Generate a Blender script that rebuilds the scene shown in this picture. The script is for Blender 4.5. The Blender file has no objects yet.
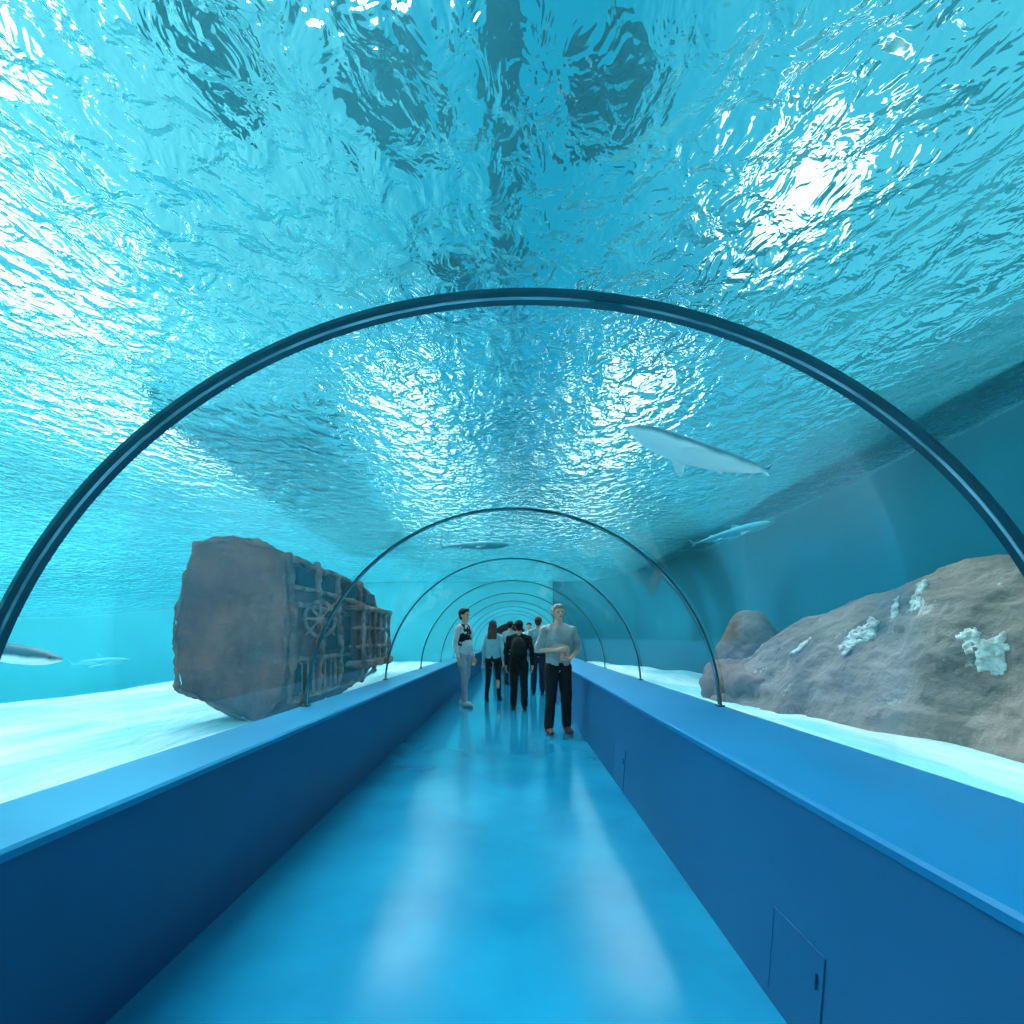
import bpy, bmesh, math, random
from mathutils import Vector, Matrix, noise
from mathutils.bvhtree import BVHTree
random.seed(4)
scene = bpy.context.scene
try:
    scene.view_settings.view_transform = 'Standard'
except Exception: pass
H = 1.31
COL = scene.collection

# ---------------------------------------------------------------- materials
def mat(name, color, rough=0.6, var=0.0, scale=5.0, bump=0.0, bscale=20.0, color2=None, metallic=0.0, spec=0.5, coat=0.0, stretch=(1,1,1), detail=5, patch=None, pscale=1.5, pthr=0.6):
    m = bpy.data.materials.new(name); m.use_nodes = True
    nt = m.node_tree; b = nt.nodes['Principled BSDF']
    b.inputs['Roughness'].default_value = rough
    b.inputs['Metallic'].default_value = metallic
    b.inputs['Specular IOR Level'].default_value = spec
    b.inputs['Coat Weight'].default_value = coat
    tc = nt.nodes.new('ShaderNodeTexCoord'); mp = nt.nodes.new('ShaderNodeMapping')
    mp.inputs['Scale'].default_value = stretch
    nt.links.new(tc.outputs['Object'], mp.inputs['Vector'])
    n = nt.nodes.new('ShaderNodeTexNoise'); n.inputs['Scale'].default_value = scale; n.inputs['Detail'].default_value = detail
    nt.links.new(mp.outputs['Vector'], n.inputs['Vector'])
    r = nt.nodes.new('ShaderNodeValToRGB')
    c2 = color2 if color2 else tuple(max(0, c*(1-var)) for c in color)
    r.color_ramp.elements[0].position = 0.35; r.color_ramp.elements[1].position = 0.65
    r.color_ramp.elements[0].color = (*c2, 1); r.color_ramp.elements[1].color = (*color, 1)
    nt.links.new(n.outputs['Fac'], r.inputs['Fac'])
    out = r.outputs['Color']
    if patch:
        np_ = nt.nodes.new('ShaderNodeTexNoise'); np_.inputs['Scale'].default_value = pscale; np_.inputs['Detail'].default_value = 9; np_.inputs['Roughness'].default_value = 0.7
        nt.links.new(mp.outputs['Vector'], np_.inputs['Vector'])
        rp_ = nt.nodes.new('ShaderNodeValToRGB'); rp_.color_ramp.elements[0].position = pthr; rp_.color_ramp.elements[1].position = pthr+0.06
        nt.links.new(np_.outputs['Fac'], rp_.inputs['Fac'])
        mc = nt.nodes.new('ShaderNodeMix'); mc.data_type = 'RGBA'
        nt.links.new(rp_.outputs['Color'], mc.inputs['Factor']); nt.links.new(out, mc.inputs[6]); mc.inputs[7].default_value = (*patch, 1)
        out = mc.outputs[2]
    nt.links.new(out, b.inputs['Base Color'])
    if bump > 0:
        n2 = nt.nodes.new('ShaderNodeTexNoise'); n2.inputs['Scale'].default_value = bscale; n2.inputs['Detail'].default_value = 8
        nt.links.new(mp.outputs['Vector'], n2.inputs['Vector'])
        bp = nt.nodes.new('ShaderNodeBump'); bp.inputs['Strength'].default_value = 1.0; bp.inputs['Distance'].default_value = bump
        nt.links.new(n2.outputs['Fac'], bp.inputs['Height']); nt.links.new(bp.outputs['Normal'], b.inputs['Normal'])
    return m

M_floor = mat('floor_epoxy', (0.007,0.225,0.385), 0.13, scale=0.9, color2=(0.003,0.15,0.29), spec=1.0, coat=0.0, bump=0.0015, bscale=3)
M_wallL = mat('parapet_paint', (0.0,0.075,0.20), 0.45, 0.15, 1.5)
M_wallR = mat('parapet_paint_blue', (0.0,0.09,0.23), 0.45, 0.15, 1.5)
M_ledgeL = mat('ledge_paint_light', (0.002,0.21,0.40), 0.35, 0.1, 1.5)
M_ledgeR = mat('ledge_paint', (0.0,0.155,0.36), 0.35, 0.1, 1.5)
M_sand = mat('sand', (0.98,0.96,0.92), 0.9, 0, 1.1, 0.08, 5.0, color2=(0.28,0.60,0.66), stretch=(1.4,0.35,1), detail=7)  # bluish streaks paint ripple shadows into the sand colour
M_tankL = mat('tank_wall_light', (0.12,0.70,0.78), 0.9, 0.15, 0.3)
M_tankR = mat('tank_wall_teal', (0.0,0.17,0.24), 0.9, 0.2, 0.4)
M_arch = mat('arch_steel', (0.006,0.06,0.085), 0.3, 0.3, 8, spec=0.6)
M_seam = mat('arch_seal', (0.60,0.80,0.82), 0.25, 0, 3, color2=(0.01,0.14,0.17))
M_rock = mat('rock', (0.31,0.20,0.172), 0.95, 0, 1.4, 0.08, 5, color2=(0.14,0.09,0.078), patch=(0.60,0.50,0.46), pscale=1.7, pthr=0.61)
M_rock2 = mat('boulder', (0.23,0.12,0.098), 0.95, 0, 2.5, 0.05, 6, color2=(0.14,0.075,0.06))
M_coral = mat('coral', (1.0,0.87,0.80), 0.95, 0, 9, 0.04, 18, color2=(0.50,0.37,0.33))
M_hull = mat('hull_wood', (0.34,0.088,0.055), 0.95, 0, 1.8, 0.06, 6, color2=(0.15,0.038,0.025))
M_rim = mat('rim_wood', (0.38,0.13,0.09), 0.95, 0, 4, 0.04, 10, color2=(0.16,0.05,0.035))
M_rib = mat('rib_wood', (0.62,0.28,0.21), 0.9, 0, 6, 0.02, 14, color2=(0.24,0.09,0.06))
M_dark = mat('dark_opening', (0.04,0.02,0.018), 0.9, 0.3, 4)
M_hatch = mat('hatch_paint', (0.0,0.086,0.222), 0.4, 0.1, 3)
M_hframe = mat('hatch_seam', (0.0,0.068,0.18), 0.6, 0.1, 3)
M_metal = mat('hatch_steel', (0.0,0.07,0.18), 0.4, 0.1, 3)

def finish(me, name, material, smooth=True, parent=None, loc=None):
    ob = bpy.data.objects.new(name, me); COL.objects.link(ob)
    if material is not None:
        me.materials.clear(); me.materials.append(material)
    for p in me.polygons: p.use_smooth = smooth
    if parent: ob.parent = parent
    if loc: ob.location = loc
    return ob
def top(ob, label, cat, group=None):
    ob['label'] = label; ob['category'] = cat
    if group: ob['group'] = group
    return ob
def struct(ob):
    ob['kind'] = 'structure'; return ob
def empty(name, loc=(0,0,0), rot=0):
    e = bpy.data.objects.new(name, None); COL.objects.link(e); e.location = loc; e.rotation_euler[2] = rot
    e.empty_display_size = 0.2
    return e

def pydata(verts, faces):
    me = bpy.data.meshes.new('m'); me.from_pydata([tuple(v) for v in verts], [], faces); me.update()
    bm = bmesh.new(); bm.from_mesh(me); bmesh.ops.recalc_face_normals(bm, faces=bm.faces); bm.to_mesh(me); bm.free()
    return me

def box_mesh(parts, bevel=0.0):
    bm = bmesh.new()
    for pt in parts:
        c, s = pt[0], pt[1]; R = pt[2] if len(pt) > 2 and pt[2] is not None else Matrix.Identity(3)
        Mx = Matrix.Translation(c) @ R.to_4x4() @ Matrix.Diagonal((s[0], s[1], s[2], 1))
        bmesh.ops.create_cube(bm, size=1, matrix=Mx)
    if bevel: bmesh.ops.bevel(bm, geom=bm.edges[:], offset=bevel, segments=2, affect='EDGES', profile=0.5)
    me = bpy.data.meshes.new('m'); bm.to_mesh(me); bm.free(); return me

def prism(profile, y0, y1):
    n = len(profile)
    v = [(x, y0, z) for x, z in profile] + [(x, y1, z) for x, z in profile]
    f = [(i, (i+1) % n, n+(i+1) % n, n+i) for i in range(n)] + [tuple(range(n)), tuple(range(2*n-1, n-1, -1))]
    return pydata(v, f)

# ---------------------------------------------------------------- solid blending
def add_ell(bm, c, r, R=None, seg=16):
    Mx = Matrix.Translation(c) @ (R.to_4x4() if R else Matrix.Identity(4)) @ Matrix.Diagonal((r[0], r[1], r[2], 1))
    bmesh.ops.create_uvsphere(bm, u_segments=seg, v_segments=max(8, seg*2//3), radius=1, matrix=Mx)
def add_cap(bm, a, b, r1, r2, seg=12):
    a = Vector(a); b = Vector(b); d = b-a; L = d.length
    if L < 1e-5: return
    q = d.to_track_quat('Z', 'Y').to_matrix().to_4x4()
    rings = []
    prof = []
    for k in range(1, 5):
        t = math.pi/2*(1-k/4); prof.append((-math.sin(t)*r1, math.cos(t)*r1))
    for k in range(0, 4):
        t = math.pi/2*k/4; prof.append((L+math.sin(t)*r2, math.cos(t)*r2))
    Mx = Matrix.Translation(a) @ q
    s = bm.verts.new(Mx @ Vector((0, 0, -r1))); e = bm.verts.new(Mx @ Vector((0, 0, L+r2)))
    for z, r in prof:
        rings.append([bm.verts.new(Mx @ Vector((r*math.cos(2*math.pi*i/seg), r*math.sin(2*math.pi*i/seg), z))) for i in range(seg)])
    for i in range(seg):
        j = (i+1) % seg
        bm.faces.new((s, rings[0][j], rings[0][i])); bm.faces.new((e, rings[-1][i], rings[-1][j]))
        for k in range(len(rings)-1):
            bm.faces.new((rings[k][i], rings[k][j], rings[k+1][j], rings[k+1][i]))
def remesh(bm, voxel, smooth=4, name='m', noise_amp=0, noise_scale=1):
    me = bpy.data.meshes.new(name); bm.to_mesh(me); bm.free()
    ob = bpy.data.objects.new('tmp', me); COL.objects.link(ob)
    md = ob.modifiers.new('r', 'REMESH'); md.mode = 'VOXEL'; md.voxel_size = voxel
    if smooth:
        s = ob.modifiers.new('s', 'SMOOTH'); s.factor = 0.5; s.iterations = smooth
    dg = bpy.context.evaluated_depsgraph_get(); dg.update()
    out = bpy.data.meshes.new_from_object(ob.evaluated_get(dg), depsgraph=dg)
    bpy.data.objects.remove(ob, do_unlink=True); bpy.data.meshes.remove(me)
    if noise_amp:
        nm = [v.normal.copy() for v in out.vertices]
        for v, n in zip(out.vertices, nm):
            p = v.co*noise_scale
            v.co += n*noise_amp*(noise.fractal(p, 1.0, 2.0, 5)+0.4*abs(noise.noise(p*3)))
    return out

# ---------------------------------------------------------------- setting
Y0, Y1 = -5.0, 22.0
XL, XR = -20.0, 5.2
ZS = H-1.0; ZW = H+2.4; ZB = 0.69; R0 = 1.64; T0 = math.asin(0.08/1.64); XO = 1.675

floor = struct(finish(box_mesh([((-0.2275, (Y0+Y1)/2, -0.05), (2.315, Y1-Y0, 0.1))]), 'floor', M_floor, False))
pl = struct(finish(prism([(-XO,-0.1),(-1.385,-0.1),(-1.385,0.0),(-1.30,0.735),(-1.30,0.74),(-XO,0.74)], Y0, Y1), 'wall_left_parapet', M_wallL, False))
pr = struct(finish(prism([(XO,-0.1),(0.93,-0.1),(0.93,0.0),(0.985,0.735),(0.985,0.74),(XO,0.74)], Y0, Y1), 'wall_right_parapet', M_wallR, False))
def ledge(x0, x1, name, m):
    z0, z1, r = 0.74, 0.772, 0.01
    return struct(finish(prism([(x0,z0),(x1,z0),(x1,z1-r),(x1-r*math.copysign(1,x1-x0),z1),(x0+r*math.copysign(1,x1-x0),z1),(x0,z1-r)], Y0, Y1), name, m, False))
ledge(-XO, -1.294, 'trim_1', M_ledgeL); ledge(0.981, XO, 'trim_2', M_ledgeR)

def wall(c, s, name, m): return struct(finish(box_mesh([(c, s)]), name, m, False))
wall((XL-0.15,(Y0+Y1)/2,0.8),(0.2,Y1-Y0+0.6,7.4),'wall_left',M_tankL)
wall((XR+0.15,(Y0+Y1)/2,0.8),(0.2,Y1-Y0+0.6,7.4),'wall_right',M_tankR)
wall(((XL+XR)/2,Y1+0.15,0.8),(XR-XL+0.1,0.2,7.4),'wall_back',M_tankL)
wall(((XL+XR)/2,Y0-0.15,0.8),(XR-XL+0.1,0.2,7.4),'wall_front',M_tankL)
def corner(cx, cy, rx, ry, sgn, z0, z1, name, m):
    v = []; f = []; n_ = 32
    for i in range(n_+1):
        t = math.pi/2*i/n_
        for z in (z0, z1):
            for r in (0.0, 0.1): v.append((cx+sgn*(rx+r)*math.cos(t), cy+(ry+r)*math.sin(t), z))
    for i in range(n_):
        a = 4*i; b = a+4
        f += [(a, b, b+2, a+2), (a+1, a+3, b+3, b+1), (a+2, b+2, b+3, a+3), (a, a+1, b+1, b)]
    struct(finish(pydata(v, f), name, m, True))
corner(-8.5, 9.5, 11.4, 12.4, -1, -2.8, 3.6, 'wall_corner_left', M_tankL)
corner(1.72, 11.5, 3.525, 10.4, 1, 0.1, ZW+0.02, 'wall_corner_right', M_tankR)
door = struct(finish(prism([(-0.85,0.0),(0.6,0.0)]+[(-0.125+0.725*math.cos(t), 1.35+0.6*math.sin(t)) for t in [math.pi*i/12 for i in range(13)]], Y1-0.06, Y1+0.04), 'door_1', M_dark, False))

def sm(t): t = max(0, min(1, t)); return t*t*(3-2*t)
def sand(x0, x1, name, nx, ny):
    v = []; f = []
    for j in range(ny+1):
        for i in range(nx+1):
            x = x0+(x1-x0)*i/nx; y = Y0+(Y1-Y0)*j/ny
            z = ZS+0.10*noise.noise(Vector((x*0.5, y*0.4, 0)))+0.05*noise.noise(Vector((x*1.7, y*0.9, 3)))-2.2*sm((-7.6-x+0.5*noise.noise(Vector((0, y*0.4, 9))))/2.0)
            v.append((x, y, z))
    for j in range(ny):
        for i in range(nx):
            a = j*(nx+1)+i; f.append((a, a+1, a+nx+2, a+nx+1))
    ob = finish(pydata(v, f), name, M_sand)
    ob['kind'] = 'stuff'; return top(ob, 'pale rippled sand covering the bottom of the tank', 'sand')
sand(XL-0.045, -XO-0.002, 'sand_bed', 140, 160); sand(XO+0.002, XR+0.045, 'sand_bed', 30, 160)

M_acr = bpy.data.materials.new('acrylic'); M_acr.use_nodes = True
nt = M_acr.node_tree; nt.nodes.clear()
o = nt.nodes.new('ShaderNodeOutputMaterial'); mx = nt.nodes.new('ShaderNodeMixShader'); tr = nt.nodes.new('ShaderNodeBsdfTransparent'); gl = nt.nodes.new('ShaderNodeBsdfGlossy'); lw = nt.nodes.new('ShaderNodeLayerWeight'); mm = nt.nodes.new('ShaderNodeMath')
tr.inputs['Color'].default_value = (0.96, 0.99, 1, 1); gl.inputs['Roughness'].default_value = 0.06
lw.inputs['Blend'].default_value = 0.18; mm.operation = 'MULTIPLY'; mm.inputs[1].default_value = 0.25
nt.links.new(lw.outputs['Fresnel'], mm.inputs[0]); nt.links.new(mm.outputs[0], mx.inputs[0]); nt.links.new(tr.outputs[0], mx.inputs[1]); nt.links.new(gl.outputs[0], mx.inputs[2]); nt.links.new(mx.outputs[0], o.inputs['Surface'])
ring_y = [1.475+2.5*i for i in range(-2, 9)]
bounds = [Y0]+[y for y in ring_y if y > Y0+0.2]+[Y1]
def arc(y0, y1, r, n=48):
    v = []; f = []
    for i in range(n+1):
        t = T0+(math.pi-2*T0)*i/n
        for y in (y0, y1): v.append((r*math.cos(t), y, ZB+r*math.sin(t)))
    for i in range(n): f.append((2*i, 2*i+1, 2*i+3, 2*i+2))
    return pydata(v, f)
for k in range(len(bounds)-1):
    struct(finish(arc(bounds[k]+0.002, bounds[k+1]-0.002, R0+0.012), 'window_%d' % (k+1), M_acr))

# water body (volume) and rippled surface
M_vol = bpy.data.materials.new('water_volume'); M_vol.use_nodes = True
nt = M_vol.node_tree; nt.nodes.clear()
o = nt.nodes.new('ShaderNodeOutputMaterial'); va = nt.nodes.new('ShaderNodeVolumeAbsorption'); em = nt.nodes.new('ShaderNodeEmission'); ad = nt.nodes.new('ShaderNodeAddShader')
va.inputs['Color'].default_value = (0.30, 0.72, 0.80, 1); va.inputs['Density'].default_value = 0.04
em.inputs['Color'].default_value = (0.05, 0.55, 0.66, 1); em.inputs['Strength'].default_value = 0.009  # faint emission stands in for light scattered by the water
nt.links.new(va.outputs[0], ad.inputs[0]); nt.links.new(em.outputs[0], ad.inputs[1]); nt.links.new(ad.outputs[0], o.inputs['Volume'])
rr = R0+0.03; XV = XO+0.004
prof = [(XL,ZS-2.6),(-6.5,ZS-2.6),(-6.5,ZS-0.3),(-XV,ZS-0.3),(-XV,0.775),(-rr*math.cos(T0),0.775)]+[(-rr*math.cos(T0+(math.pi-2*T0)*i/48), ZB+0.003+rr*math.sin(T0+(math.pi-2*T0)*i/48)) for i in range(49)]+[(rr*math.cos(T0),0.775),(XV,0.775),(XV,ZS-0.3),(XR,ZS-0.3),(XR,ZW-0.09)]
def dip(x): return 1.75*sm((-6.0-x)/12.5)
prof += [(x, ZW-0.09-dip(x)) for x in (-6,-8,-10,-12,-14,-16,-18,-20)]
wb = finish(prism(prof, Y0, Y1), 'water', M_vol, False); wb['kind'] = 'stuff'
top(wb, 'clear turquoise water filling the tank around the tunnel', 'water')

M_surf = bpy.data.materials.new('water_surface'); M_surf.use_nodes = True
nt = M_surf.node_tree; nt.nodes.clear()
o = nt.nodes.new('ShaderNodeOutputMaterial'); gs = nt.nodes.new('ShaderNodeBsdfGlass'); ts = nt.nodes.new('ShaderNodeBsdfTranslucent'); mx = nt.nodes.new('ShaderNodeMixShader')
gs.inputs['IOR'].default_value = 1.09; gs.inputs['Roughness'].default_value = 0.13; gs.inputs['Color'].default_value = (0.74, 0.98, 1, 1)
ts.inputs['Color'].default_value = (0.10, 0.80, 1.0, 1)
mx.inputs[0].default_value = 0.075
tc = nt.nodes.new('ShaderNodeTexCoord'); mp = nt.nodes.new('ShaderNodeMapping'); mp.inputs['Scale'].default_value = (1.0, 0.7, 1)
n1 = nt.nodes.new('ShaderNodeTexNoise'); n1.inputs['Scale'].default_value = 6.3; n1.inputs['Detail'].default_value = 3.0; n1.inputs['Distortion'].default_value = 0.5; n1.inputs['Roughness'].default_value = 0.5
bp = nt.nodes.new('ShaderNodeBump'); bp.inputs['Strength'].default_value = 1; bp.inputs['Distance'].default_value = 0.18
nt.links.new(tc.outputs['Object'], mp.inputs['Vector']); nt.links.new(mp.outputs['Vector'], n1.inputs['Vector']); nt.links.new(n1.outputs['Fac'], bp.inputs['Height']); nt.links.new(bp.outputs['Normal'], gs.inputs['Normal'])
nt.links.new(gs.outputs[0], mx.inputs[1]); nt.links.new(ts.outputs[0], mx.inputs[2]); nt.links.new(mx.outputs[0], o.inputs['Surface'])
nx, ny = 230, 250; v = []; f = []
for j in range(ny+1):
    for i in range(nx+1):
        x = XL-0.04+(XR-XL+0.08)*i/nx; y = Y0-0.04+(Y1-Y0+0.08)*j/ny
        v.append((x, y, ZW-dip(x)+0.05*noise.noise(Vector((x*1.1, y*0.9, 0)))+0.02*noise.noise(Vector((x*2.6, y*2.2, 5)))))
for j in range(ny):
    for i in range(nx):
        a = j*(nx+1)+i; f.append((a, a+1, a+nx+2, a+nx+1))
ws = finish(pydata(v, f), 'water_surface', M_surf); ws['kind'] = 'stuff'
top(ws, 'rippled glittering water surface seen from below', 'water surface')

# ---------------------------------------------------------------- lights above the water
def lampmat(name, s):
    m = bpy.data.materials.new(name); m.use_nodes = True
    nt = m.node_tree; nt.nodes.clear()
    o = nt.nodes.new('ShaderNodeOutputMaterial'); em = nt.nodes.new('ShaderNodeEmission'); em.inputs['Color'].default_value = (1.0, 0.98, 0.97, 1); em.inputs['Strength'].default_value = s
    nt.links.new(em.outputs[0], o.inputs['Surface']); return m
M_lamp = lampmat('skylight_glow', 4.6); M_lamp2 = lampmat('skylight_glow_soft', 2.6)
ZC = ZW+3.0
for (x, y, sx, sy) in [(4.0,7.2,1.1,2.3),(-6.1,2.8,2.2,5.4),(-8.5,8.5,2.5,4.0),(-14,6,4,5),(3.4,17,1.8,9),(-3.2,18,1.5,10),(4.5,34,3,16),(-4.5,34,3,16),(-13,19,4,10),(0,48,8,10)]:
    l = finish(box_mesh([((0,0,0),(sx,sy,0.08))]), 'skylight_panel', M_lamp2 if y == 7.2 else M_lamp, False, loc=(x, y, ZC))
    top(l, 'bright white skylight panel above the water', 'skylight', 'skylights above the water')
M_standin = mat('standin', (0.0,0.08,0.13), 0.8, 0.2, 2)  # shared by the added dark pieces above the water
M_slab = mat('slab_dark', (0.0,0.025,0.04), 0.9, 0.2, 2)
g = finish(box_mesh([((0,0,0),(0.14,14,0.2)),((0,0,0.1),(0.24,14,0.03)),((0,0,-0.1),(0.24,14,0.03))]), 'seam_standin', M_standin, False, loc=(-0.05, 4, ZW+1.1))
top(g, 'added dark girder above the water', 'standin')  # added bar, drawn in place of the dark seam along the acrylic top
def slab(loc, w, l, rot, lab, m):
    pf = finish(box_mesh([((0,0,0),(w,l,0.12)),((-w/2+0.05,0,0.15),(0.08,l,0.2)),((w/2-0.05,0,0.15),(0.08,l,0.2))]), 'added_slab', m, False, loc=loc)
    pf.rotation_euler[2] = math.radians(rot); top(pf, lab, 'slab')
slab((-3.55, 10.6, ZW+0.16), 1.9, 9.5, 4, 'added dark teal platform spanning just above the water', M_slab)  # added slab; darkens the rippled surface in a band above the wreck
slab((4.75, 8.5, ZW+0.16), 0.75, 26.5, 0, 'long dark slab added along the tank wall above the water', M_standin)  # added to blend the bright water edge into the dark wall
for (x, y, sx, sy) in [(-0.95,4.0,0.7,0.8),(0.75,4.1,0.7,0.7),(-2.2,3.8,0.3,0.9),(-0.7,6.5,0.6,1.3)]:
    g = finish(box_mesh([((0,0,0),(sx,sy,0.2)),((0,0,-0.12),(sx*0.8,sy*0.8,0.06))], 0.02), 'added_dark_box', M_standin, False, loc=(x, y, ZW+1.6))
    top(g, 'dark teal box added above the water', 'dark_box', 'dark boxes added above the water')  # boxes added to make the dark patches seen through the surface

W = bpy.data.worlds.new('w'); scene.world = W; W.use_nodes = True
nt = W.node_tree; bg = nt.nodes['Background']
tc = nt.nodes.new('ShaderNodeTexCoord'); sp = nt.nodes.new('ShaderNodeSeparateXYZ'); ab = nt.nodes.new('ShaderNodeMath'); ab.operation = 'MULTIPLY_ADD'; ab.inputs[1].default_value = -0.35
a2 = nt.nodes.new('ShaderNodeMath'); a2.operation = 'ABSOLUTE'
r = nt.nodes.new('ShaderNodeValToRGB'); r.color_ramp.elements[0].position = 0.08; r.color_ramp.elements[1].position = 0.95
r.color_ramp.elements[0].color = (0.002, 0.28, 0.46, 1); r.color_ramp.elements[1].color = (0.26, 0.90, 1.0, 1)
nt.links.new(tc.outputs['Generated'], sp.inputs[0]); nt.links.new(sp.outputs['X'], a2.inputs[0]); nt.links.new(sp.outputs['X'], ab.inputs[0]); nt.links.new(a2.outputs[0], ab.inputs[2]); nt.links.new(ab.outputs[0], r.inputs['Fac']); nt.links.new(r.outputs['Color'], bg.inputs['Color'])
bg.inputs['Strength'].default_value = 0.95
sl = bpy.data.lights.new('sun', 'SUN'); sl.energy = 9; sl.angle = math.radians(35); sl.color = (1.0, 0.98, 0.95)
so = bpy.data.objects.new('sun', sl); COL.objects.link(so); so.rotation_euler = (math.radians(-22), math.radians(-14), 0)

# ---------------------------------------------------------------- arches
def ring_mesh(r_in, r_out, w, n=72, y_off=0.0):
    v = []; f = []
    for i in range(n+1):
        t = T0+(math.pi-2*T0)*i/n
        for r, y in ((r_in, -w/2), (r_out, -w/2), (r_out, w/2), (r_in, w/2)):
            v.append((r*math.cos(t), y+y_off, r*math.sin(t)-0.08))
    for i in range(n):
        for k in range(4):
            f.append((4*i+k, 4*i+(k+1) % 4, 4*i+4+(k+1) % 4, 4*i+4+k))
    f.append((0,1,2,3)); f.append((4*n+3,4*n+2,4*n+1,4*n))
    return pydata(v, f)
for i, y in enumerate([y for y in ring_y if y > 0]):
    a = empty('support_arch', (0.0, y+0.035, ZB+0.084))
    if i == 0:
        a.location = (0.012, 1.462, ZB+0.084); a.scale = (1.022, 1, 0.976); a.rotation_euler[2] = math.radians(-1.6)
    top(a, 'dark teal steel arch joining curved acrylic tunnel panels', 'arch', 'arches along the tunnel')
    finish(ring_mesh(R0-0.010, R0+0.001, 0.060), 'frame', M_arch, False, a)
    finish(ring_mesh(R0-0.013, R0-0.009, 0.009, y_off=-0.004), 'seal_strip', M_seam, False, a)
    for s in (-1, 1):
        finish(box_mesh([((s*1.635, 0, 0.004), (0.05, 0.08, 0.012))], 0.003), 'foot_plate', M_arch, False, a)

def rp(y, z, d=0.0):
    return (0.93+0.055*z/0.735-d, y, z)
def hatch(y0, y1, z0, z1):
    e = empty('access_hatch', rp((y0+y1)/2, z0, 0.001)); top(e, 'dark blue access hatch set in the low tunnel wall', 'hatch', 'wall hatches')
    ang = math.atan2(0.055, 0.735); R = Matrix.Rotation(ang, 3, 'Y'); hh = z1-z0; w = y1-y0
    finish(box_mesh([((math.sin(ang)*hh/2, 0, hh/2), (0.004, w, hh), R)], 0.001), 'panel', M_hatch, False, e)
    fr = [((math.sin(ang)*hh/2-0.001, s*w/2, hh/2), (0.005, 0.003, hh), R) for s in (-1, 1)]+[((math.sin(ang)*hh-0.001, 0, hh), (0.005, w, 0.003), R)]
    finish(box_mesh(fr), 'frame', M_hframe, False, e)
    finish(box_mesh([((math.sin(ang)*hh*0.7-0.006, -w/2+0.03, hh*0.7), (0.008, 0.007, 0.05), R)], 0.002), 'handle', M_metal, False, e)
hatch(1.55, 1.85, 0.04, 0.33); hatch(4.3, 4.75, 0.02, 0.36)

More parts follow.
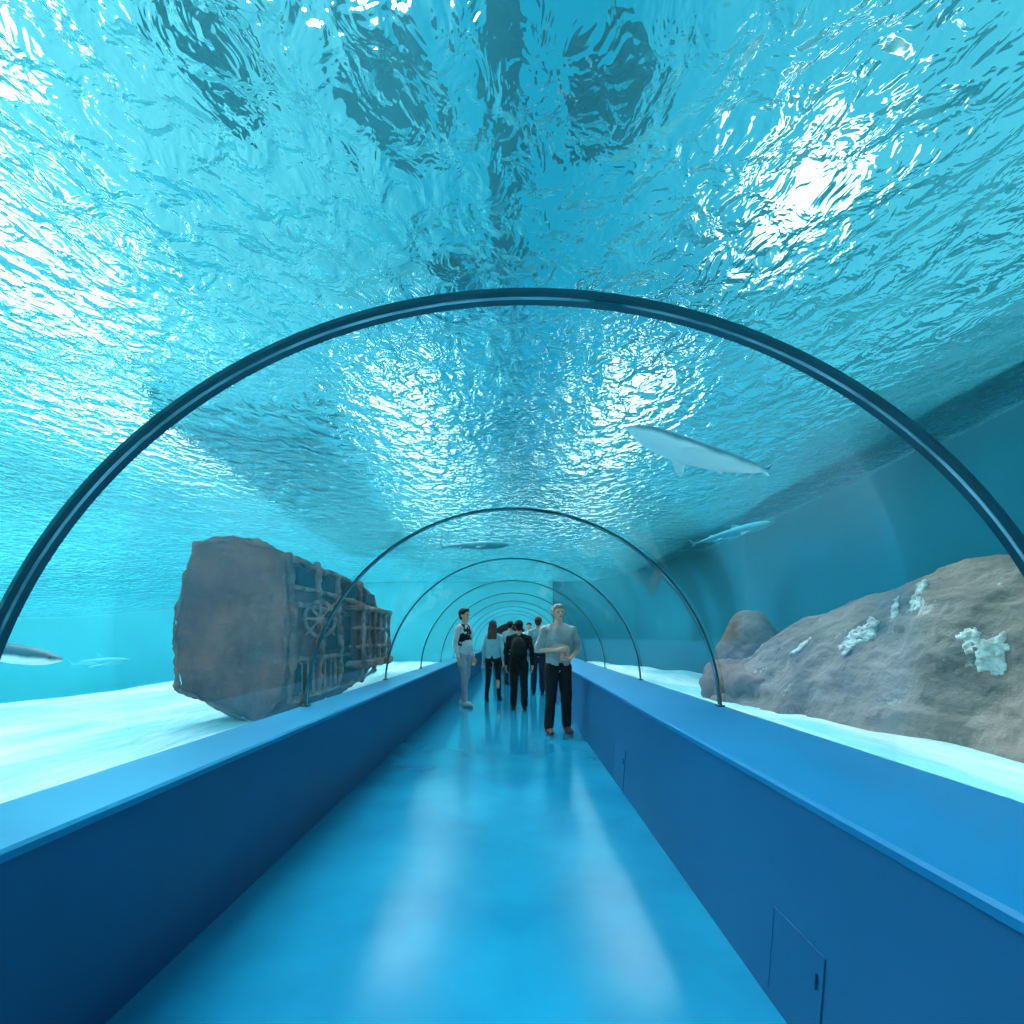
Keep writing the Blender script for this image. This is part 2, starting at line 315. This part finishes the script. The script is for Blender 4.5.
# ---------------------------------------------------------------- shipwreck
def wreck():
    e = empty('shipwreck', (-3.1, 6.0, ZS)); top(e, 'weathered grey-brown sunken wooden ship stern resting on the sand', 'shipwreck')
    O = Vector((-3.1, 6.0, ZS)); z0 = H
    base = [(-3.74,1.12),(-3.30,1.20),(-2.85,1.08),(-2.70,0.95),(-2.66,0.1),(-2.72,-0.70),(-3.05,-1.03),(-3.95,-0.60),(-3.99,0.2)]
    def sidex(y): return 0.085*(y-6)-0.25*sm((y-8.6)/1.3)
    def zsc(y): return 1-0.05*(y-6)-0.32*sm((y-8.3)/1.7)
    def zz(y, z): return -0.08+(z+0.08)*zsc(y)
    secs = []
    for y in (6.0,6.6,7.4,8.2,8.8,9.3,9.65,9.85):
        k = (y-6)/3.8; row = []; ex = 1.0 if y < 9.6 else (0.8 if y < 9.7 else 0.5)
        for x, z in base:
            if x > -2.9: xx = x+sidex(y)
            else: xx = -2.9+sidex(y)+(x+2.9)*(1-0.45*k*k)
            row.append(Vector((xx, y+0.05*noise.noise(Vector((x, y, z))), z0+(-0.08+(zz(y, z)+0.08)*ex))))
        secs.append(row)
    n = len(base); v = [p-O for s in secs for p in s]; f = [tuple(range(n)), tuple(range(n*len(secs)-1, n*(len(secs)-1)-1, -1))]
    for k in range(len(secs)-1):
        for i in range(n): f.append((k*n+i, k*n+(i+1) % n, (k+1)*n+(i+1) % n, (k+1)*n+i))
    me = pydata(v, f)
    bm = bmesh.new(); bm.from_mesh(me)
    body = remesh(bm, 0.03, 0, noise_amp=0.045, noise_scale=3.6)
    # shallow plank grooves worn into the wood
    for v_ in body.vertices:
        gz = ((v_.co.z*3.4+0.15*noise.noise(Vector((v_.co.x*1.5, v_.co.y, 2)))) % 1.0)
        if gz < 0.10: v_.co += (-0.014)*v_.normal
    finish(body, 'hull', M_hull, True, e)
    tr = [Vector((x, 5.99, z0+z))-O for x, z in base]
    bm = bmesh.new()
    for i in range(n): add_cap(bm, tr[i], tr[(i+1) % n], 0.024, 0.024)
    finish(remesh(bm, 0.014, 1, noise_amp=0.035, noise_scale=6), 'transom_rim', M_rim, True, e)
    def side(y, z, out=0.0):
        x = -2.67+sidex(y)-0.05*abs(z)+out
        return Vector((x, y, z0+zz(y, z)))-O
    for y in (6.05,6.75,7.35,8.2,8.9,9.45):
        bm = bmesh.new(); J = random.Random(int(y*100))
        pts = [side(y+J.uniform(-0.06,0.06), z, 0.06) for z in (0.98, 0.5, 0.0, -0.45, -0.75)]
        for a, b in zip(pts, pts[1:]): add_cap(bm, a, b, 0.035+J.uniform(0,0.02), 0.04)
        finish(remesh(bm, 0.018, 1, noise_amp=0.035, noise_scale=6), 'rib', M_rib if 6.5 < y < 9 else M_rim, True, e)
    for z in (0.97, 0.62, 0.42, -0.28, -0.75):
        bm = bmesh.new()
        pts = [side(6.05+i*0.74, z+random.uniform(-0.03,0.03), 0.06) for i in range(5)]
        for a, b in zip(pts, pts[1:]): add_cap(bm, a, b, 0.032, 0.032)
        finish(remesh(bm, 0.016, 1, noise_amp=0.025, noise_scale=6), 'rail', M_rib, True, e)
    for (y, z, w, h) in [(6.4,0.78,0.5,0.2),(7.05,0.78,0.4,0.2),(7.8,0.78,0.6,0.2),(8.55,0.78,0.5,0.16),(6.4,-0.5,0.5,0.34),(7.05,-0.5,0.42,0.34),(7.8,-0.5,0.6,0.34),(8.5,0.08,0.6,0.4),(7.0,0.1,0.5,0.5)]:
        finish(box_mesh([(side(y, z, 0.045), (0.08, w, h))], 0.01), 'window_opening', M_dark, False, e)
    for i in range(7):
        finish(box_mesh([(side(6.2+0.16*i,-0.5,0.09), (0.03,0.03,0.40))], 0.005), 'baluster', M_rib, False, e)
    c = side(8.35, 0.0, 0.14)
    g = [(c+Vector((0,0,0.46)),(0.30,1.7,0.07)),(c+Vector((0,0,-0.38)),(0.32,1.7,0.10)),(c+Vector((0,0,0.16)),(0.24,1.6,0.04)),(c+Vector((0,0,-0.12)),(0.24,1.6,0.04))]+[(c+Vector((0.1,-0.77+0.31*i,0.02)),(0.05,0.06,0.84)) for i in range(6)]
    bmg = bmesh.new(); bmg.from_mesh(box_mesh(g, 0.008))
    finish(remesh(bmg, 0.016, 1, noise_amp=0.025, noise_scale=7), 'gallery', M_rib, True, e)
    finish(box_mesh([(c+Vector((-0.03,0,0.04)),(0.12,1.6,0.76))], 0.01), 'gallery_panel', M_hull, False, e)
    wc = side(6.45, 0.25, 0.2); bm = bmesh.new(); N = 16
    for i in range(N):
        a = 2*math.pi*i/N; b = 2*math.pi*(i+1)/N
        add_cap(bm, wc+Vector((0, 0.22*math.cos(a), 0.22*math.sin(a))), wc+Vector((0, 0.22*math.cos(b), 0.22*math.sin(b))), 0.024, 0.024)
    for i in range(8):
        a = 2*math.pi*i/8; add_cap(bm, wc, wc+Vector((0, 0.29*math.cos(a), 0.29*math.sin(a))), 0.016, 0.016)
    add_ell(bm, wc, (0.05, 0.05, 0.05)); add_cap(bm, wc-Vector((0.17, 0, 0)), wc, 0.03, 0.03)
    wm = remesh(bm, 0.012, 1)
    wm.transform(Matrix.Translation(wc) @ Matrix.Rotation(math.radians(-35), 4, 'Z') @ Matrix.Translation(-wc))
    finish(wm, 'ship_wheel', M_rib, True, e)
wreck()

# ---------------------------------------------------------------- rocks
def interp(pts, t):
    for (a, b), (c, d) in zip(pts, pts[1:]):
        if t <= c:
            k = max(0, min(1, (t-a)/(c-a))); k = k*k*(3-2*k); return b+(d-b)*k
    return pts[-1][1]
def ridge():
    topz = [(0.6,0.9),(3,1.02),(5,0.86),(6.8,0.66),(8.0,0.40),(9.2,0.0),(10.4,-0.35),(11.6,-0.95)]
    front = [(0.6,4.2),(4.5,4.25),(5.5,3.75),(7,3.5),(8.6,3.4),(10,3.7),(11.6,4.3)]
    v = []; f = []; ny, nu = 280, 110
    for j in range(ny+1):
        y = 0.6+11.0*j/ny; tz = interp(topz, y); fx = interp(front, y)
        xe = 5.20
        for i in range(nu+1):
            u = i/nu
            x = fx+(xe-fx)*u; pz = math.sin(min(1, u*1.1)*math.pi/2)**0.9
            z = -1.12+(tz+1.12)*pz
            p = Vector((x, y, z)); big = noise.fractal(p*0.9, 0.9, 2.0, 3)
            rid = noise.ridged_multi_fractal(p*2.4, 0.8, 2.1, 6, 1.0, 2.0)
            d = big*0.11+rid*0.045-0.06
            q = p+Vector((-0.75, 0, 0.65))*d*(1 if 0 < u < 1 else 0.3)
            q.x = min(q.x, 5.21)
            v.append((q.x, q.y, q.z+H))
    for j in range(ny):
        for i in range(nu):
            a = j*(nu+1)+i; f.append((a, a+1, a+nu+2, a+nu+1))
    ob = finish(pydata(v, f), 'rock_formation', M_rock)
    top(ob, 'long sloping grey-brown rock formation along the tank wall', 'rock')
    return BVHTree.FromPolygons([Vector(p) for p in v], f)
bvh = ridge()
def boulder(c, r, lab, m=M_rock2, amp=0.12, ns=1.3, name='boulder'):
    bm = bmesh.new(); add_ell(bm, (0,0,0), r, seg=24)
    add_ell(bm, (r[0]*0.15, r[1]*0.2, -r[2]*0.3), (r[0]*0.85, r[1]*0.8, r[2]*0.7), seg=24)
    me = remesh(bm, max(r)/30, 1, noise_amp=max(r)*amp, noise_scale=ns/max(r))
    return top(finish(me, name, m, True, loc=c), lab, 'rock')
boulder((4.58, 9.8, H-0.60), (0.58,0.8,1.12), 'rounded dark brown boulder beside the long rock formation', amp=0.09)
boulder((4.15, 8.8, H-0.90), (0.75,1.4,0.46), 'low dark brown boulder half buried in sand', M_rock2, amp=0.12, ns=2.6)

def coral(hit, nrm, r, seed):
    rnd = random.Random(seed); bm = bmesh.new(); add_ell(bm, (0,0,-0.03), (r[0]*0.7,r[1]*0.7,0.033))
    for i in range(150):
        a = rnd.uniform(0, 6.283); q = rnd.random()**0.6*(0.75+0.35*math.sin(a*3+seed)*math.cos(a*2))
        p = Vector((q*math.cos(a)*r[0], q*math.sin(a)*r[1], rnd.uniform(-0.025, 0.0))); s = rnd.uniform(0.012,0.034)
        add_ell(bm, p, (s, s*rnd.uniform(0.6,1.4), s*rnd.uniform(0.4,0.6)), seg=8)
    me = remesh(bm, 0.010, 0, noise_amp=0.018, noise_scale=20)
    bm = bmesh.new(); bm.from_mesh(me); bm.verts.ensure_lookup_table(); seen = set(); best = []
    for v0 in bm.verts:
        if v0.index in seen: continue
        st = [v0]; seen.add(v0.index); comp = []
        while st:
            q = st.pop(); comp.append(q)
            for e_ in q.link_edges:
                w = e_.other_vert(q)
                if w.index not in seen: seen.add(w.index); st.append(w)
        if len(comp) > len(best): best = comp
    bs = set(best); bmesh.ops.delete(bm, geom=[q for q in bm.verts if q not in bs], context='VERTS'); bm.to_mesh(me); bm.free()
    ob = finish(me, 'coral_cluster', M_coral, True, loc=hit); ob.rotation_euler = nrm.to_track_quat('Z', 'Y').to_euler()
    top(ob, 'whitish encrusting coral growing on the grey rock', 'coral', 'coral patches on the rocks')
C0 = Vector((0,0,H))
for n_, (px, py, rx, ry) in enumerate([(852,640,0.16,0.30),(996,658,0.22,0.27),(918,598,0.13,0.3),(870,630,0.10,0.2),(972,640,0.09,0.16),(800,648,0.10,0.2),(895,612,0.08,0.15)]):
    d = Vector(((px-513)/508, 1, (638-py)/508)).normalized(); hit, nrm, idx, dist = bvh.ray_cast(C0, d)
    if hit:
        if nrm.dot(d) > 0: nrm = -nrm
        coral(hit+nrm*0.012, nrm, (rx, ry), n_+1)

# ---------------------------------------------------------------- sharks
M_shark = mat('shark_hazed', (0.06,0.38,0.46), 0.8, 0, 3, color2=(0.04,0.32,0.40))  # water haze put into the colour: teal close to the surroundings
M_shark_d = mat('shark_far_haze', (0.06,0.36,0.43), 0.6, 0.1, 3)  # colour shifted towards the far water, as haze would do
def sharkmat():
    m = bpy.data.materials.new('shark_two_tone'); m.use_nodes = True; nt = m.node_tree; b = nt.nodes['Principled BSDF']; b.inputs['Roughness'].default_value = 0.5
    tc = nt.nodes.new('ShaderNodeTexCoord'); sp = nt.nodes.new('ShaderNodeSeparateXYZ'); n = nt.nodes.new('ShaderNodeTexNoise'); n.inputs['Scale'].default_value = 6
    ma = nt.nodes.new('ShaderNodeMath'); ma.operation = 'MULTIPLY_ADD'; ma.inputs[1].default_value = 0.05
    r = nt.nodes.new('ShaderNodeValToRGB'); r.color_ramp.elements[0].position = 0.0; r.color_ramp.elements[1].position = 0.04
    r.color_ramp.elements[0].color = (1.0,0.97,0.93,1); r.color_ramp.elements[1].color = (0.04,0.14,0.19,1)
    nt.links.new(tc.outputs['Object'], sp.inputs[0]); nt.links.new(tc.outputs['Object'], n.inputs['Vector']); nt.links.new(n.outputs['Fac'], ma.inputs[0]); nt.links.new(sp.outputs['Z'], ma.inputs[2]); nt.links.new(ma.outputs[0], r.inputs['Fac']); nt.links.new(r.outputs['Color'], b.inputs['Base Color'])
    return m
M_sh2 = sharkmat()
def shark(nose, tail, label, m=M_sh2, roll=0, fat=1.0, tailk=1.0, pec=1.0, dor=1.0, full=0.0):
    nose = Vector(nose); tail = Vector(tail); L = (nose-tail).length
    prof = [(0.5,0.004),(0.485,0.018),(0.45,0.037),(0.38,0.062),(0.28,0.081),(0.15,0.088),(0.0,0.080+0.012*full),(-0.15,0.063+0.028*full),(-0.28,0.042+0.036*full),(-0.38,0.024+0.030*full),(-0.44,0.014+0.012*full)]
    bm = bmesh.new(); seg = 20; rings = []
    bend = lambda x: 0.05*math.sin((x-0.5)*3.2)
    for x, r in prof:
        fl = 0.8 if x > 0.38 else 0.95
        rings.append([bm.verts.new((x, bend(x)+fat*r*1.05*math.cos(2*math.pi*i/seg), fat*r*fl*math.sin(2*math.pi*i/seg))) for i in range(seg)])
    for a, b in zip(rings, rings[1:]):
        for i in range(seg): bm.faces.new((a[i], a[(i+1) % seg], b[(i+1) % seg], b[i]))
    bm.faces.new(rings[0][::-1]); bm.faces.new(rings[-1])
    def fin(pts, t, nrm):
        nrm = Vector(nrm).normalized()*t; P = [Vector(p) for p in pts]
        A = [bm.verts.new(p+nrm*(1.0 if i in (0, len(P)-1) else 0.45)) for i, p in enumerate(P)]; B = [bm.verts.new(p-nrm*(1.0 if i in (0, len(P)-1) else 0.45)) for i, p in enumerate(P)]
        bm.faces.new(A); bm.faces.new(B[::-1])
        for i in range(len(P)): j = (i+1) % len(P); bm.faces.new((A[j], A[i], B[i], B[j]))
    t = 0.008; q = tailk
    yb = bend(-0.44)
    fin([(-0.40,yb,0.0),(-0.46,yb,0.05*q),(-0.46-0.10*q,yb-0.01,0.16*q),(-0.46-0.115*q,yb-0.01,0.155*q),(-0.46-0.06*q,yb,0.04*q),(-0.46-0.03*q,yb,-0.0),(-0.46-0.07*q,yb,-0.07*q),(-0.46-0.04*q,yb,-0.075*q),(-0.42,yb,-0.01)], t, (0,1,0))
    dz = 0.07*fat
    fin([(0.10,bend(0.1),0.06*fat),(0.02,bend(0.02),dz+(0.15-dz)*dor),(-0.02,bend(0),dz+(0.145-dz)*dor),(-0.03,bend(-0.03),0.055*fat)], t, (0,1,0))
    fin([(-0.20,bend(-0.2),0.03*fat),(-0.26,bend(-0.26),0.03+0.045*dor),(-0.275,bend(-0.27),0.03+0.04*dor),(-0.27,bend(-0.27),0.02)], t, (0,1,0))
    for s in (-1, 1):
        B_ = lambda x, o, z: (x, bend(x)+s*(0.05+(o-0.05)*pec), -0.03+(z+0.03)*pec)
        fin([B_(0.16,0.05,-0.03),B_(0.06,0.18,-0.07),B_(0.01,0.205,-0.09),B_(0.00,0.19,-0.09),B_(0.04,0.05,-0.03)], t, (0,0.3*s,1))
        fin([(-0.14,bend(-0.14)+s*0.03,-0.025),(-0.2,bend(-0.2)+s*0.08,-0.045),(-0.22,bend(-0.22)+s*0.075,-0.045),(-0.21,bend(-0.21)+s*0.025,-0.02)], t, (0,0.3*s,1))
    bmesh.ops.recalc_face_normals(bm, faces=bm.faces)
    me = remesh(bm, 0.0065, 1)
    me.transform(Matrix.Scale(L, 4))
    ob = finish(me, 'shark', m)
    d = (nose-tail).normalized(); y = Vector((0,0,1)).cross(d).normalized(); z = d.cross(y)
    R = Matrix((d, y, z)).transposed() @ Matrix.Rotation(roll, 3, 'X')
    ob.matrix_world = Matrix.Translation((nose+tail)/2) @ R.to_4x4()
    top(ob, label, 'shark')
    for s in (-1, 1):
        bm = bmesh.new(); add_ell(bm, (0.43*L, (bend(0.43)+s*0.042*fat)*L, 0.008*L), (0.007*L,)*3, seg=8)
        em_ = bpy.data.meshes.new('eye'); bm.to_mesh(em_); bm.free(); finish(em_, 'eye', M_dark, True, ob)
def P(px, py, d): return ((px-513)/508*d, d, H+(638-py)/508*d)
shark(P(626,427,4.6), P(772,472,4.7), 'grey shark with white belly gliding just above the tunnel', roll=0.2, fat=0.95, tailk=0.45, pec=0.8, dor=0.3, full=0.4)
shark(P(775,522,8.0), P(690,545,8.0), 'haze-coloured shark swimming near the dark tank wall', M_shark, fat=0.7, tailk=0.4, pec=0.5, dor=0.4)
shark(P(510,545,11.5), P(440,547,11.5), 'slim shark silhouette under the water surface', M_shark_d, fat=0.7, tailk=0.5, pec=0.5, dor=0.5)
shark(P(64,660,6.3), P(-60,642,6.3), 'grey shark swimming over the pale sand', M_sh2, fat=0.95)
shark(P(130,660,12), P(70,664,12), 'small haze-coloured shark beyond the sand bed', mat('shark_haze_faint', (0.14,0.60,0.68), 0.8, 0.1, 3), fat=0.8, tailk=0.6)  # body colour carries the haze of the distant water

# ---------------------------------------------------------------- people
M_skin = mat('skin', (0.95,0.40,0.26), 0.5, 0.08, 8)
M_eye = mat('eye_dark', (0.03,0.02,0.02), 0.2)
M_lip = mat('lips', (0.5,0.16,0.13), 0.5)
def person(loc, rot, height, label, hair, shirt, trousers, shoe, arms='down', long_hair=False, vest=None, stride=0.0, voxel=0.009, female=False, coat=False, short=False, pack=None, wide=1.0, apart=0.0):
    s = height/1.75
    e = empty('person', loc, rot); e.scale = (s, s, s); top(e, label, 'person')
    sw = (0.155 if female else 0.172)*wide; hw = 0.09; V = Vector
    hip = {-1: V((-hw,0,0.90)), 1: V((hw,0,0.90))}
    kn = {-1: V((-0.10-apart*0.5,-stride*0.5-0.02,0.50)), 1: V((0.10+apart*0.5,stride*0.35-0.02,0.50))}
    an = {-1: V((-0.11-apart,-stride,0.09)), 1: V((0.11+apart,stride,0.09))}
    sh = {-1: V((-sw,0,1.415)), 1: V((sw,0,1.415))}
    if arms == 'down':
        el = {k: V((k*(sw+0.06),0.03,1.13)) for k in (-1,1)}; wr = {k: V((k*(sw+0.065),-0.05,0.88)) for k in (-1,1)}; hd = {k: V((0,-0.1,-1)) for k in (-1,1)}
    elif arms == 'chest':
        el = {-1: V((-sw-0.075,0.02,1.13)), 1: V((sw+0.085,0.01,1.12))}; wr = {-1: V((-0.08,-0.20,1.14)), 1: V((0.10,-0.19,1.02))}; hd = {-1: V((0.6,-0.3,0.1)), 1: V((-0.7,-0.3,0.1))}
    elif arms == 'hip':
        el = {k: V((k*(sw+0.09),0.06,1.16)) for k in (-1,1)}; wr = {k: V((k*(sw-0.02),-0.12,0.98)) for k in (-1,1)}; hd = {k: V((-k*0.4,-0.4,-0.5)) for k in (-1,1)}
    bm = bmesh.new()
    add_ell(bm, (0,0,1.28), (sw*0.86,0.10,0.20)); add_ell(bm, (0,0,1.08), (0.12,0.085,0.17)); add_ell(bm, (0,0,0.94), (0.145,0.095,0.13))
    add_cap(bm, sh[-1]-V((-0.03,0,0)), sh[1]-V((0.03,0,0)), 0.045, 0.045); add_cap(bm, (0,0.01,1.40), (0,-0.01,1.56), 0.060, 0.052)
    for k in (-1, 1):
        add_cap(bm, (k*0.05,0.01,1.47), (k*sw*0.9,0.0,1.43), 0.032, 0.03)
        add_cap(bm, hip[k], kn[k], 0.080, 0.055); add_cap(bm, kn[k], an[k], 0.053, 0.035)
        add_cap(bm, kn[k]+V((0,0.02,-0.06)), kn[k]+V((0,0.02,-0.2)), 0.045, 0.035)
        add_cap(bm, an[k]+V((0,0.03,-0.04)), an[k]+V((0,-0.13,-0.055)), 0.035, 0.025)
        add_cap(bm, sh[k], el[k], 0.044, 0.035); add_cap(bm, el[k], wr[k], 0.036, 0.025)
        d = hd[k].normalized(); side = V((0,1,0)).cross(d); side = side.normalized() if side.length > 0.1 else V((1,0,0))
        if arms == 'down': side = V((0,-1,0))
        pc = wr[k]+d*0.05; nrm = d.cross(side).normalized(); side = nrm.cross(d).normalized()
        Rm = Matrix((side, nrm, d)).transposed()
        add_ell(bm, pc, (0.040,0.018,0.052), Rm, 12); add_cap(bm, wr[k], pc, 0.024, 0.024)
        inw = nrm*(-1 if nrm.dot(V((-k,0,0)) if arms == 'down' else V((0,1,0))) < 0 else 1)
        for q, (o_, ln) in enumerate([(-0.030,0.055),(-0.010,0.07),(0.011,0.075),(0.031,0.065)]):
            a = pc+d*0.035+side*o_; b = a+d*ln*0.55+side*o_*0.1+inw*0.006; c = b+d*ln*0.45+inw*0.022
            add_cap(bm, a, b, 0.0095, 0.009, 8); add_cap(bm, b, c, 0.009, 0.0078, 8)
        a = pc-d*0.02+side*0.032; b = a+side*0.028+d*0.032; c = b+d*0.028+inw*0.012
        add_cap(bm, a, b, 0.012, 0.0105, 8); add_cap(bm, b, c, 0.0105, 0.009, 8)
    hc = V((0,-0.015,1.645))
    add_ell(bm, hc+V((0,0.012,0.015)), (0.074,0.092,0.09), None, 20); add_ell(bm, hc+V((0,-0.022,-0.03)), (0.058,0.065,0.08), None, 16)
    add_ell(bm, hc+V((0,-0.052,-0.085)), (0.03,0.025,0.022), None, 12)
    add_cap(bm, hc+V((0,-0.082,0.012)), hc+V((0,-0.103,-0.022)), 0.008, 0.013, 8)
    add_cap(bm, hc+V((-0.035,-0.075,0.03)), hc+V((0.035,-0.075,0.03)), 0.012, 0.012, 8)
    for k in (-1, 1): add_ell(bm, hc+V((k*0.076,0.01,-0.005)), (0.010,0.018,0.03), None, 10)
    finish(remesh(bm, voxel if voxel < 0.008 else 0.009, 2), 'body', M_skin, True, e)
    for k in (-1, 1):
        bm = bmesh.new(); add_ell(bm, hc+V((k*0.03,-0.080,0.008)), (0.012,0.008,0.007), None, 10)
        m_ = bpy.data.meshes.new('eye'); bm.to_mesh(m_); bm.free(); finish(m_, 'eye', M_eye, True, e)
    bm = bmesh.new(); add_ell(bm, hc+V((0,-0.087,-0.052)), (0.024,0.008,0.006), None, 10)
    m_ = bpy.data.meshes.new('mouth'); bm.to_mesh(m_); bm.free(); finish(m_, 'mouth', M_lip, True, e)
    bm = bmesh.new(); z_hem = 0.80 if coat else 0.91; wk = max(1.0, wide)
    add_ell(bm, (0,0,1.28), (sw*0.86+0.022,0.122,0.21)); add_ell(bm, (0,-0.01,1.10), (0.148*wk,0.12*wk,0.18))
    add_cap(bm, (-0.05*wk,0,z_hem+0.07), (-0.045,0,1.2), 0.115, 0.10); add_cap(bm, (0.05*wk,0,z_hem+0.07), (0.045,0,1.2), 0.115, 0.10)
    add_cap(bm, sh[-1]-V((-0.03,0,0)), sh[1]-V((0.03,0,0)), 0.058, 0.058)
    for k in (-1, 1):
        add_cap(bm, (k*0.045,0.01,1.475), (k*sw*0.9,0.0,1.44), 0.042, 0.040)
        if short: add_cap(bm, sh[k], sh[k]+(el[k]-sh[k])*0.9, 0.060, 0.060)
        else:
            add_cap(bm, sh[k], el[k], 0.058, 0.048); add_cap(bm, el[k], wr[k]+(el[k]-wr[k])*0.12, 0.048, 0.036)
    finish(remesh(bm, 0.011, 2, noise_amp=0.012, noise_scale=9), 'coat' if coat else 'shirt', shirt, True, e)
    if vest:
        bm = bmesh.new()
        add_ell(bm, (0,0.01,1.27), (sw*0.86+0.032,0.138,0.215)); add_ell(bm, (0,0,1.10), (0.162,0.132,0.17)); add_cap(bm, (-0.08,0.01,1.42), (0.08,0.01,1.42), 0.075, 0.075)
        finish(remesh(bm, 0.013, 3), 'vest', vest, True, e)
    if pack:
        bm = bmesh.new(); add_ell(bm, (0,0.20,1.22), (0.14,0.10,0.22)); add_ell(bm, (0,0.24,1.13), (0.11,0.08,0.12))
        finish(remesh(bm, 0.013, 2), 'backpack', pack, True, e)
    bm = bmesh.new(); add_ell(bm, (0,0,0.95), (0.158*min(wk,1.1),0.115,0.12))
    for k in (-1, 1):
        r1, r2, r3 = (0.088,0.060,0.045) if female else (0.098*min(wk,1.08),0.078,0.066)
        add_cap(bm, hip[k], kn[k], r1, r2); add_cap(bm, kn[k], an[k]+V((0,0.01,0.02)), r2, r3)
    finish(remesh(bm, 0.012, 2, noise_amp=0.007, noise_scale=8), 'trousers', trousers, True, e)
    for k in (-1, 1):
        bm = bmesh.new(); a = an[k]
        add_cap(bm, a+V((0,0.035,-0.045)), a+V((0,-0.06,-0.045)), 0.045, 0.045); add_cap(bm, a+V((0,-0.06,-0.048)), a+V((k*0.01,-0.15,-0.055)), 0.044, 0.034); add_cap(bm, a+V((0,0.02,-0.03)), a+V((0,0.015,0.02)), 0.046, 0.042)
        me = remesh(bm, 0.009, 1)
        for v_ in me.vertices: v_.co.z = max(v_.co.z, 0.0)
        finish(me, 'shoe', shoe, True, e)
    bm = bmesh.new(); add_ell(bm, hc+V((0,0.032,0.040)), (0.088,0.092,0.088), None, 20); add_cap(bm, hc+V((-0.03,-0.045,0.088)), hc+V((0.03,-0.045,0.088)), 0.030, 0.030); add_ell(bm, hc+V((0,0.05,-0.02)), (0.075,0.058,0.07), None, 14)
    if long_hair:
        for x in (-0.05,-0.02,0.02,0.05): add_cap(bm, hc+V((x,0.05,0.0)), (x*1.5,0.12,1.38), 0.045, 0.03)
    finish(remesh(bm, 0.008, 1, noise_amp=0.006, noise_scale=25), 'hair', hair, True, e)
    return e
C = lambda n, c, r=0.85, v=0.15: mat(n, c, r, v, 6, 0.004, 30)
black = C('black_cloth', (0.010,0.006,0.007)); navy = C('navy_cloth', (0.025,0.03,0.045)); grey = C('grey_cloth', (0.50,0.41,0.40), 0.85, 0.3); white = C('white_cloth', (0.8,0.68,0.64)); ltop = C('pale_teal_top', (0.35,0.60,0.62)); jeans = C('pale_trousers', (0.5,0.42,0.44)); dhair = C('dark_hair', (0.03,0.015,0.012)); ghair = C('grey_hair', (0.40,0.28,0.25)); bhair = C('brown_hair', (0.14,0.05,0.03)); rshoe = C('red_shoe', (0.16,0.035,0.03)); bshoe = C('black_shoe', (0.02,0.015,0.015)); wshoe = C('white_shoe', (0.8,0.8,0.78)); gshirt = C('blue_grey_shirt', (0.25,0.34,0.38))
person(((558-513)/508*7.0, 7.0, 0), math.radians(14), 1.76, 'grey-haired person in grey shirt and black trousers, hands held in front', ghair, grey, black, rshoe, arms='chest', voxel=0.007, wide=1.2, short=True, stride=0.03, apart=0.03)
person(((519-513)/508*9.3, 9.3, 0), math.radians(176), 1.62, 'person in black coat and dark trousers seen from behind', dhair, black, black, bshoe, coat=True, pack=black, wide=1.15)
person(((493-513)/508*10.6, 10.6, 0), math.radians(170), 1.66, 'long-haired person in pale teal top and black leggings walking away', bhair, ltop, black, bshoe, long_hair=True, female=True, stride=0.14)
person(((464-513)/508*9.8, 9.8, 0), math.radians(60), 1.86, 'tall person in black vest, white sleeves and pale trousers', dhair, white, jeans, wshoe, vest=black, arms='down', female=True, stride=0.11, wide=1.1)
person(((538-513)/508*12.0, 12.0, 0), math.radians(185), 1.80, 'person in light grey shirt standing with back turned', bhair, gshirt, navy, bshoe, stride=0.06)
person(((510-513)/508*14.5, 14.5, 0), math.radians(160), 1.78, 'person in blue-grey jacket further along the tunnel', dhair, gshirt, navy, bshoe)
person(((529-513)/508*16.0, 16.0, 0), math.radians(0), 1.78, 'person in pale shirt standing in the distance facing along the tunnel', bhair, ltop, navy, bshoe)

# ---------------------------------------------------------------- camera
cam = bpy.data.cameras.new('camera'); co = bpy.data.objects.new('camera', cam); COL.objects.link(co)
cam.sensor_width = 36; cam.lens = 36*508/1024; co.location = (0,0,H); co.rotation_euler = (math.radians(90),0,0)
cam.shift_y = 126/1024; cam.shift_x = -1/1024; cam.clip_start = 0.02
scene.camera = co
